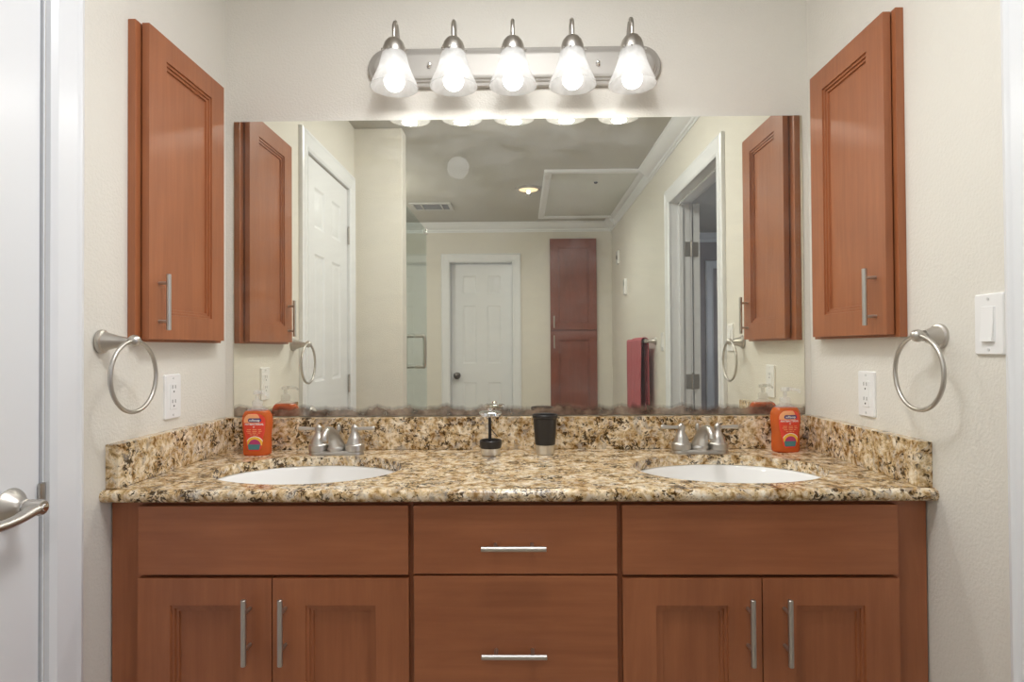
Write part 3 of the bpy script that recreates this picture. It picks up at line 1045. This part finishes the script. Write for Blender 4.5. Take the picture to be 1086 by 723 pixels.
def wall_plate(name, s, y, z, label, cat, group, kind):
    t = thing(name, (s * H, y, z), label, cat, group)
    fn = lambda u, v, d: Vector((s * (H - d), y + u, z + v))
    bm = BM(); rrect(bm, fn, 0.072, 0.117, 0.004, 0.0, 0.006)
    obj('cover_plate', bm, M_PLASTIC, t)
    for v in (-0.0485, 0.0485):
        bm = BM(); lathe(bm, [(0.003, 0.0), (0.003, 0.0012), (0.0, 0.0016)], fn(0, v, 0.006), (-s, 0, 0), 12)
        obj('plate_screw', bm, M_SCREW, t)
    if kind == 'outlet':
        bm = BM(); rrect(bm, fn, 0.034, 0.068, 0.004, 0.006, 0.0075, 0.0008)
        f = obj('socket_face', bm, M_PLASTIC, t)
        bm = BM()
        for v in (-0.019, 0.019):
            for u in (-0.0063, 0.0063):
                p, q = fn(u - 0.001, v + 0.002, 0.0070), fn(u + 0.001, v + 0.011, 0.0078)
                box(bm, p.x, q.x, p.y, q.y, p.z, q.z)
            lathe(bm, [(0.0026, 0.0), (0.0026, 0.0008)], fn(0, v - 0.006, 0.0070), (-s, 0, 0), 12)
        obj('socket_slot', bm, M_SLOT, f)
    else:
        bm = BM(); rrect(bm, fn, 0.034, 0.068, 0.002, 0.006, 0.0072, 0.0006)
        f = obj('switch_frame', bm, M_PLASTIC, t)
        bm = BM()
        poly = [(-0.033, 0.0072), (-0.033, 0.0125), (0.004, 0.0095), (0.033, 0.0080), (0.033, 0.0072)]
        prism(bm, poly, lambda v, d: fn(-0.0150, v, d), lambda v, d: fn(0.0150, v, d))
        obj('rocker', bm, M_PLASTIC, f)
    return t


wall_plate('wall_outlet', -1, -0.290, 1.067, 'white outlet on the wall with the white door', 'outlet', 'wall outlets', 'outlet')
wall_plate('wall_outlet', 1, -0.302, 1.066, 'white outlet on the wall with the light switch', 'outlet', 'wall outlets', 'outlet')
wall_plate('light_switch', 1, -0.716, 1.230, 'white rocker light switch beside a towel ring', 'light switch', 'light switches', 'switch')
wall_plate('light_switch', 1, -1.96, 1.225, 'white light switch between the towel bar and the doorway, seen in the mirror', 'light switch', 'light switches', 'switch')

# ------------------------------------------------------------------ soap bottles
M_LABEL_RED = simple('label_red', (0.72, 0.060, 0.032), 0.35)
M_LABEL_PALE = simple('label_pale_orange', (0.90, 0.42, 0.20), 0.35)
M_LABEL_PURPLE = simple('label_purple', (0.075, 0.035, 0.16), 0.35)
M_LABEL_WHITE = simple('label_white', (0.88, 0.88, 0.86), 0.4)
M_LABEL_YEL = simple('label_yellow', (0.85, 0.50, 0.05), 0.4)
M_LABEL_MAG = simple('label_magenta', (0.45, 0.04, 0.16), 0.4)
M_LABEL_TEAL = simple('label_teal', (0.07, 0.22, 0.24), 0.4)

BW, BD = 0.0435, 0.0235       # half width, half depth


def bott_w(z):
    """half width of the bottle at height z"""
    pts = [(0.0, 0.0360), (0.004, 0.0395), (0.03, 0.0400), (0.055, 0.0390), (0.080, 0.0420), (0.100, 0.0435), (0.115, 0.0420), (0.126, 0.0360), (0.134, 0.0270), (0.139, 0.0170), (0.142, 0.0135)]
    for (a, r), (b, q) in zip(pts, pts[1:]):
        if z <= b: return r + (q - r) * (z - a) / (b - a)
    return pts[-1][1]


def bott_d(z):
    return min(0.0240, bott_w(z) * 0.60 + (0.0 if z < 0.12 else (z - 0.12) * 0.2))


def soap_bottle(cx, cy, rz, label):
    loc = (cx, cy, CT + 0.0004)
    t = thing('soap_bottle', loc, label, 'soap bottle', 'pump soap bottles')
    o = Vector(loc); R3 = Matrix.Rotation(rz, 3, 'Z')
    fn = lambda x, y, z: o + R3 @ Vector((x, y, z))
    n = 40
    def sup(a, w, d):
        c, s_ = cos(a), sin(a); e = 0.72
        return (w * math.copysign(abs(c) ** e, c), d * math.copysign(abs(s_) ** e, s_))
    bm = BM(); rings = []
    zs = [0.0, 0.004, 0.015, 0.03, 0.045, 0.055, 0.068, 0.080, 0.090, 0.100, 0.108, 0.115, 0.121, 0.126, 0.130, 0.134, 0.137, 0.139, 0.142]
    for z in zs:
        rings.append([bm.verts.new(fn(*sup(2 * pi * k / n, bott_w(z), bott_d(z)), z)) for k in range(n)])
    for a, b in zip(rings, rings[1:]):
        for k in range(n):
            f = bm.faces.new((a[k], a[(k + 1) % n], b[(k + 1) % n], b[k]))
    bm.faces.new(rings[0]); bm.faces.new(rings[-1])
    for f in bm.faces:
        zc = f.calc_center_median().z - loc[2]
        f.material_index = 1 if zc > 0.1285 else 0
    obj('bottle', bm, [M_SOAP, M_PUMP], t, angle=60)
    # pump: collar, stem, head with a nozzle
    bm = BM()
    prof = [(0.0145, 0.1425), (0.0150, 0.144), (0.0150, 0.157), (0.0120, 0.160), (0.0055, 0.161), (0.0055, 0.176), (0.0120, 0.178), (0.0125, 0.186), (0.0090, 0.189), (0, 0.190)]
    lathe(bm, [(r, z) for r, z in prof], o, seg=26)
    tube(bm, [fn(0.004, -0.002, 0.184), fn(0.018, -0.010, 0.1835), fn(0.030, -0.016, 0.181), fn(0.036, -0.019, 0.175)], [0.0055, 0.005, 0.0042, 0.0035], 12)
    obj('pump', bm, M_PUMP, t, label='clear plastic pump')
    # label: a shell just off the front of the bottle
    def surf(x, z, off):
        w, d = bott_w(z), bott_d(z)
        q = min(0.999, abs(x) / w)
        c = q ** (1 / 0.72)
        s_ = sqrt(max(0, 1 - c * c))
        return fn(x, -(d * s_ ** 0.72) - off, z)
    def shell(poly_rows, off, mat, name, parent):
        bm_ = BM(); rows = []
        for (z, x0, x1) in poly_rows:
            rows.append([bm_.verts.new(surf(x0 + (x1 - x0) * k / 12, z, off)) for k in range(13)])
        for a, b in zip(rows, rows[1:]):
            for k in range(12): bm_.faces.new((a[k], a[k + 1], b[k + 1], b[k]))
        return obj(name, bm_, mat, parent)
    def rows(z0, z1, f, n=14):
        return [(z0 + (z1 - z0) * k / n, *f(z0 + (z1 - z0) * k / n)) for k in range(n + 1)]
    def lab(z):
        top, bot = 0.124, 0.014
        w = 0.74 * bott_w(min(z, 0.1))
        w -= 0.010 * (1 - min(1, max(0, (z - bot) / 0.055)))
        if z > top - 0.022: w *= sqrt(max(0.0, 1 - ((z - (top - 0.022)) / 0.022) ** 2)) * 0.9 + 0.1
        if z < bot + 0.006: w -= (bot + 0.006 - z) * 0.8
        return (-w, w)
    lb = shell(rows(0.014, 0.124, lab, 26), 0.0008, M_LABEL_RED, 'label', t)
    shell(rows(0.096, 0.1215, lambda z: (lab(z)[0] * 0.96, lab(z)[1] * 0.55)), 0.0011, M_LABEL_PALE, 'label_corner', lb)
    def pill(cz, hh, hw, off, mat, name, x0=0):
        def f(z):
            q = (z - cz) / hh
            w = hw - hh + hh * sqrt(max(0, 1 - q * q))
            return (x0 - w, x0 + w)
        return shell(rows(cz - hh, cz + hh, f, 10), off, mat, name, lb)
    pill(0.1035, 0.0058, 0.0195, 0.0014, M_LABEL_PURPLE, 'brand_patch', 0.002)
    # rainbow arc over a dark band
    def disc(r, mat, off, cz=0.030):
        def f(z):
            w = sqrt(max(1e-8, r * r - (z - cz) ** 2)); m = lab(z)[1] * 0.93
            return (-min(w, m) + 0.002, min(w, m) + 0.002)
        return shell(rows(cz, cz + r * 0.995, f, 12), off, mat, 'rainbow_band', lb)
    disc(0.0270, M_LABEL_WHITE, 0.0011); disc(0.0252, M_LABEL_YEL, 0.0013); disc(0.0180, M_LABEL_MAG, 0.0015)
    shell(rows(0.018, 0.0335, lambda z: (-lab(z)[1] * 0.78, lab(z)[1] * 0.78), 8), 0.0017, M_LABEL_TEAL, 'label_band', lb)
    # lettering
    def text(s, x, z, size, off, mat, name):
        c = bpy.data.curves.new('t', 'FONT'); c.body = s; c.size = size; c.align_x = 'CENTER'; c.align_y = 'CENTER'; c.resolution_u = 2; c.offset = size * 0.022
        to = bpy.data.objects.new('t', c); COL.objects.link(to)
        dg = bpy.context.evaluated_depsgraph_get(); dg.update()
        me = bpy.data.meshes.new_from_object(to.evaluated_get(dg))
        b_ = BM(); b_.from_mesh(me)
        bpy.data.objects.remove(to); bpy.data.curves.remove(c); bpy.data.meshes.remove(me)
        bmesh.ops.subdivide_edges(b_, edges=[e for e in b_.edges if e.calc_length() > 0.004], cuts=1)
        for v in b_.verts:
            v.co = surf(v.co.x + x, v.co.y + z, off)
        return obj(name, b_, mat, lb)
    text('softsoap', 0.002, 0.1035, 0.0092, 0.0019, M_LABEL_WHITE, 'brand_lettering')
    text('ANTIBACTERIAL', 0.0, 0.0915, 0.0076, 0.0017, M_LABEL_WHITE, 'lettering')
    text('+', 0.0, 0.0835, 0.010, 0.0017, M_LABEL_WHITE, 'lettering')
    bm = BM()
    for z, w in ((0.0765, 0.021), (0.0715, 0.023), (0.0665, 0.019), (0.0615, 0.012)):
        rws = []
        for zz in (z - 0.0009, z + 0.0009):
            rws.append([bm.verts.new(surf(-w + 2 * w * k / 10, zz, 0.0016)) for k in range(11)])
        for k in range(10):
            if k % 4 != 3: bm.faces.new((rws[0][k], rws[0][k + 1], rws[1][k + 1], rws[1][k]))
    obj('small_print', bm, M_LABEL_PALE, lb)
    return t


soap_bottle(-0.765, -0.106, 0.0, 'orange soap pump bottle beside the sink nearest the white door')
soap_bottle(0.796, -0.082, 0.12, 'orange soap pump bottle beside the sink nearest the light switch')

# ------------------------------------------------------------------ tumbler and little stand
tx, ty = 0.0845, -0.112
t = thing('tumbler', (tx, ty, CT + 0.0004), 'black tapered tumbler with a steel foot on the countertop', 'cup')
bm = BM(); lathe(bm, [(0.0, 0.0), (0.0245, 0.0), (0.0262, 0.002), (0.0278, 0.0270), (0.0270, 0.0275), (0.0, 0.0276)], (tx, ty, CT + 0.0004), seg=40)
obj('steel_foot', bm, M_STEEL, t)
bm = BM(); lathe(bm, [(0.0, 0.0280), (0.0285, 0.0280), (0.0292, 0.030), (0.0350, 0.104), (0.0372, 0.106), (0.0374, 0.114), (0.0362, 0.1155), (0.0345, 0.114), (0.0335, 0.104), (0.0270, 0.035), (0.0, 0.034)], (tx, ty, CT + 0.0004), seg=40)
obj('cup_body', bm, M_BLACK, t)
jx, jy = -0.0745, -0.122
t = thing('toiletry_stand', (jx, jy, CT + 0.0004), 'small stand with a chrome disc on a thin black stem', 'stand')
bm = BM(); lathe(bm, [(0.0, 0.0), (0.0262, 0.0), (0.0280, 0.002), (0.0283, 0.0195), (0.0, 0.0198)], (jx, jy, CT + 0.0004), seg=40)
obj('steel_foot', bm, M_STEEL, t)
bm = BM(); lathe(bm, [(0.0, 0.0200), (0.0300, 0.0200), (0.0322, 0.030), (0.0325, 0.041), (0.0310, 0.043), (0.0290, 0.041), (0.0270, 0.036), (0.0, 0.036)], (jx, jy, CT + 0.0004), seg=40)
obj('collar', bm, M_BLACK, t)
bm = BM(); lathe(bm, [(0.0048, 0.036), (0.0045, 0.112)], (jx - 0.002, jy, CT + 0.0004), seg=16)
tube(bm, [(jx, jy - 0.004, CT + 0.078), (jx + 0.010, jy - 0.010, CT + 0.066), (jx + 0.021, jy - 0.012, CT + 0.054)], 0.0013, 8)
obj('stem', bm, M_BLACK, t)
bm = BM(); lathe(bm, [(0.0, 0.1115), (0.030, 0.1115), (0.0345, 0.113), (0.0352, 0.117), (0.0335, 0.123), (0.026, 0.1265), (0.012, 0.128), (0.010, 0.129), (0.0075, 0.134), (0.0, 0.135)], (jx, jy, CT + 0.0004), seg=44)
obj('disc_top', bm, M_CHROME, t)

# ------------------------------------------------------------------ things seen in the mirror
# shower glass
bm = BM(); GX = -0.70
box(bm, GX - 0.005, GX + 0.005, -2.66, RET - 0.125, 0.012, 2.085)
t = thing('shower_door', (GX, -2.1, 0.0), 'frameless greenish glass shower door with a chrome pull, seen in the mirror', 'shower door')
obj('glass_panel', bm, M_GLASS, t, smooth=False)
bm = BM()
hy = -2.17
for s in (-1, 1):
    p = [(GX + s * 0.006, hy, 1.275), (GX + s * 0.045, hy, 1.275), (GX + s * 0.066, hy, 1.260), (GX + s * 0.066, hy, 1.085), (GX + s * 0.045, hy, 1.070), (GX + s * 0.006, hy, 1.070)]
    tube(bm, smooth_path(p, 5), 0.0115, 12)
    for zz in (1.275, 1.070): lathe(bm, [(0.013, 0), (0.013, 0.004)], (GX + s * 0.0055, hy, zz), (s, 0, 0), 16)
obj('pull_handle', bm, M_NICKEL, t)
bm = BM(); box(bm, GX - 0.014, GX + 0.014, -2.672, -2.635, 2.05, 2.096, 0.003)
obj('clamp', bm, M_CHROME, t)
bm = BM()
for zz in (0.0,): box(bm, GX - 0.012, GX + 0.012, -2.66, RET - 0.125, 0.0, 0.012)
obj('sill', bm, M_CHROME, t)

# tall linen cabinet on the rear wall
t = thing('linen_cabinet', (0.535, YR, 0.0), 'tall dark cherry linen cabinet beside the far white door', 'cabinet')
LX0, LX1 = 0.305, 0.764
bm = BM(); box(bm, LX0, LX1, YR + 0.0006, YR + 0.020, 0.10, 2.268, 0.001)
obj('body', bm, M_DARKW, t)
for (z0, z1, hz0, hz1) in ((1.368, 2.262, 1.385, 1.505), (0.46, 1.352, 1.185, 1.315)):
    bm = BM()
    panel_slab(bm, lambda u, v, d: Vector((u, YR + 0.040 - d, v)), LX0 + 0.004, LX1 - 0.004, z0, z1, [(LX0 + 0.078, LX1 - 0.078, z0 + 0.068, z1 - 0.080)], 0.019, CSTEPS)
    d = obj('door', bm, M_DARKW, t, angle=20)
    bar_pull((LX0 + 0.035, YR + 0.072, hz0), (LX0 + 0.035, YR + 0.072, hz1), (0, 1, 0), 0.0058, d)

# towel bar with a towel
t = thing('towel_bar', (H, -2.5, 1.232), 'nickel towel bar on the wall beyond the doorway, seen in the mirror', 'towel bar')
bm = BM()
tube(bm, [(0.848, -2.14, 1.232), (0.848, -2.85, 1.232)], 0.0095, 14)
obj('bar', bm, M_NICKEL, t)
for y in (-2.16, -2.83):
    bm = BM(); lathe(bm, [(0.027, 0.0), (0.027, 0.004), (0.020, 0.010), (0.013, 0.030), (0.010, 0.052), (0.014, 0.058), (0.014, 0.076), (0.0, 0.080)], (H, y, 1.232), (-1, 0, 0), 26)
    obj('wall_post', bm, M_NICKEL, t)
bm = BM()
def towel_sheet(y0, y1, zf, zb, off, ph):
    prof = [(-0.014 - off, zf)] + [(-0.0135 - off - 0.001 * k, zf + (1.232 - zf) * k / 6) for k in range(1, 6)]
    prof = [(-(0.0125 + off) - 0.006 * (1 - k / 10), zf + (1.232 - zf) * k / 10) for k in range(10)]
    prof += [((0.0125 + off) * cos(pi - pi * k / 8), 1.232 + (0.0125 + off) * sin(pi * k / 8)) for k in range(9)]
    prof += [((0.0125 + off) + 0.004 * k / 10, 1.232 - (1.232 - zb) * k / 10) for k in range(1, 11)]
    ny = 28
    g = []
    for j in range(ny + 1):
        y = y0 + (y1 - y0) * j / ny
        row = []
        for (px, pz) in prof:
            hang = max(0, (1.232 - pz) / 0.5)
            w = 0.006 * hang * sin(j * 0.75 + ph) + 0.003 * hang * sin(j * 1.9 + ph * 2)
            row.append(bm.verts.new((0.848 + px + (w if px < 0 else w * 0.4), y + 0.01 * hang * sin(ph + pz * 9), pz)))
        g.append(row)
    for j in range(ny):
        for k in range(len(prof) - 1):
            bm.faces.new((g[j][k], g[j][k + 1], g[j + 1][k + 1], g[j + 1][k]))
towel_sheet(-2.78, -2.27, 0.70, 0.74, 0.004, 0.4)
towel_sheet(-2.55, -2.19, 0.76, 0.80, 0.012, 1.7)
tw = obj('towel', bm, M_MAROON, None, origin=(0.848, -2.48, 1.24), angle=80)
sm = tw.modifiers.new('thickness', 'SOLIDIFY'); sm.thickness = 0.005; sm.offset = 0
setp(tw, 'folded maroon bath towel hanging on the towel bar, seen in the mirror', 'towel')

# wall plates beyond the towel bar
t = thing('thermostat', (H, -3.28, 1.708), 'slim white wall control above the towel bar, seen in the mirror', 'thermostat')
fn = lambda u, v, d: Vector((H - d, -3.28 + u, 1.708 + v))
bm = BM(); rrect(bm, fn, 0.085, 0.135, 0.006, 0.0, 0.020, 0.004)
obj('case', bm, M_PLASTIC, t)
bm = BM(); rrect(bm, lambda u, v, d: fn(u, v + 0.028, d), 0.055, 0.035, 0.003, 0.020, 0.0212, 0.0005)
obj('screen', bm, simple('lcd_grey', (0.30, 0.33, 0.30), 0.3), t)
t = thing('wall_sensor', (H, -3.66, 2.015), 'small white wall box with a dark dot near the far corner, seen in the mirror', 'wall sensor')
fn2 = lambda u, v, d: Vector((H - d, -3.66 + u, 2.015 + v))
bm = BM(); rrect(bm, fn2, 0.09, 0.12, 0.006, 0.0, 0.018, 0.004)
obj('case', bm, M_PLASTIC, t)
bm = BM(); lathe(bm, [(0.020, 0.0), (0.018, 0.005), (0, 0.008)], fn2(0.012, 0.0, 0.018), (-1, 0, 0), 20)
obj('sensor_lens', bm, M_SLOT, t)

# ceiling: attic hatch, vent, recessed lamp
t = thing('attic_hatch', (0.55, -3.06, CEIL), 'large white framed attic hatch in the ceiling, seen in the mirror', 'attic hatch')
HX0, HX1 = 0.185, 0.913
bm = BM()
HP = [(0, 0), (0, -0.018), (0.012, -0.022), (0.030, -0.018), (0.040, -0.020), (0.050, -0.012), (0.055, -0.010), (0.055, 0)]
c0 = lambda p: (HX0 + p, HY0 - p); c1 = lambda p: (HX1 - p, HY0 - p); c2 = lambda p: (HX1 - p, HY1 + p); c3 = lambda p: (HX0 + p, HY1 + p)
for a, b in ((c0, c1), (c1, c2), (c2, c3), (c3, c0)):
    prism(bm, HP, lambda p, z: Vector((*a(p), CEIL + z)), lambda p, z: Vector((*b(p), CEIL + z)))
obj('frame', bm, M_WHITE, t)
bm = BM(); box(bm, HX0 + 0.056, HX1 - 0.056, HY1 + 0.056, HY0 - 0.056, CEIL - 0.006, CEIL, 0.001)
obj('panel', bm, simple('hatch_panel_paint', (0.60, 0.62, 0.58), 0.45), t)
bm = BM(); lathe(bm, [(0.014, 0), (0.014, 0.006), (0.008, 0.012), (0, 0.013)], (0.58, -2.61, CEIL - 0.006), (0, 0, -1), 18)
obj('pull_knob', bm, M_SLOT, t, label='dark little pull')

t = thing('ceiling_vent', (-0.75, -3.34, CEIL), 'white ceiling air vent with dark slots, seen in the mirror', 'vent')
VX0, VX1, VY0, VY1 = -0.930, -0.575, -3.47, -3.21
bm = BM()
for (a, b, c, d) in ((VX0, VX1, VY0, VY0 + 0.03), (VX0, VX1, VY1 - 0.03, VY1), (VX0, VX0 + 0.03, VY0 + 0.03, VY1 - 0.03), (VX1 - 0.03, VX1, VY0 + 0.03, VY1 - 0.03)):
    box(bm, a, b, c, d, CEIL - 0.012, CEIL, 0.002)
for x in (-0.835, -0.665): box(bm, x - 0.006, x + 0.006, VY0 + 0.03, VY1 - 0.03, CEIL - 0.012, CEIL, 0.001)
obj('frame', bm, simple('vent_paint', (0.5, 0.5, 0.48), 0.5), t)
bm = BM(); box(bm, VX0 + 0.03, VX1 - 0.03, VY0 + 0.03, VY1 - 0.03, CEIL - 0.003, CEIL)
obj('duct_opening', bm, M_SLOT, t)
bm = BM()
for k in range(5):
    y = VY0 + 0.05 + k * 0.04
    box(bm, VX0 + 0.03, VX1 - 0.03, y - 0.003, y + 0.003, CEIL - 0.011, CEIL - 0.003)
obj('louvre', bm, simple('vent_grey', (0.22, 0.22, 0.22), 0.5), t)

t = thing('recessed_light', (0.08, -2.79, CEIL), 'round recessed ceiling light with a warm glow, seen in the mirror', 'ceiling light')
bm = BM(); lathe(bm, [(0.100, 0.0), (0.100, -0.008), (0.092, -0.014), (0.080, -0.016), (0.074, -0.012), (0.074, 0.0)], (0.08, -2.79, CEIL), seg=44)
obj('trim_ring', bm, M_NICKEL, t)
bm = BM(); lathe(bm, [(0.073, -0.004), (0.073, -0.012), (0.0, -0.014)], (0.08, -2.79, CEIL), seg=44)
obj('lens', bm, M_CANLENS, t)
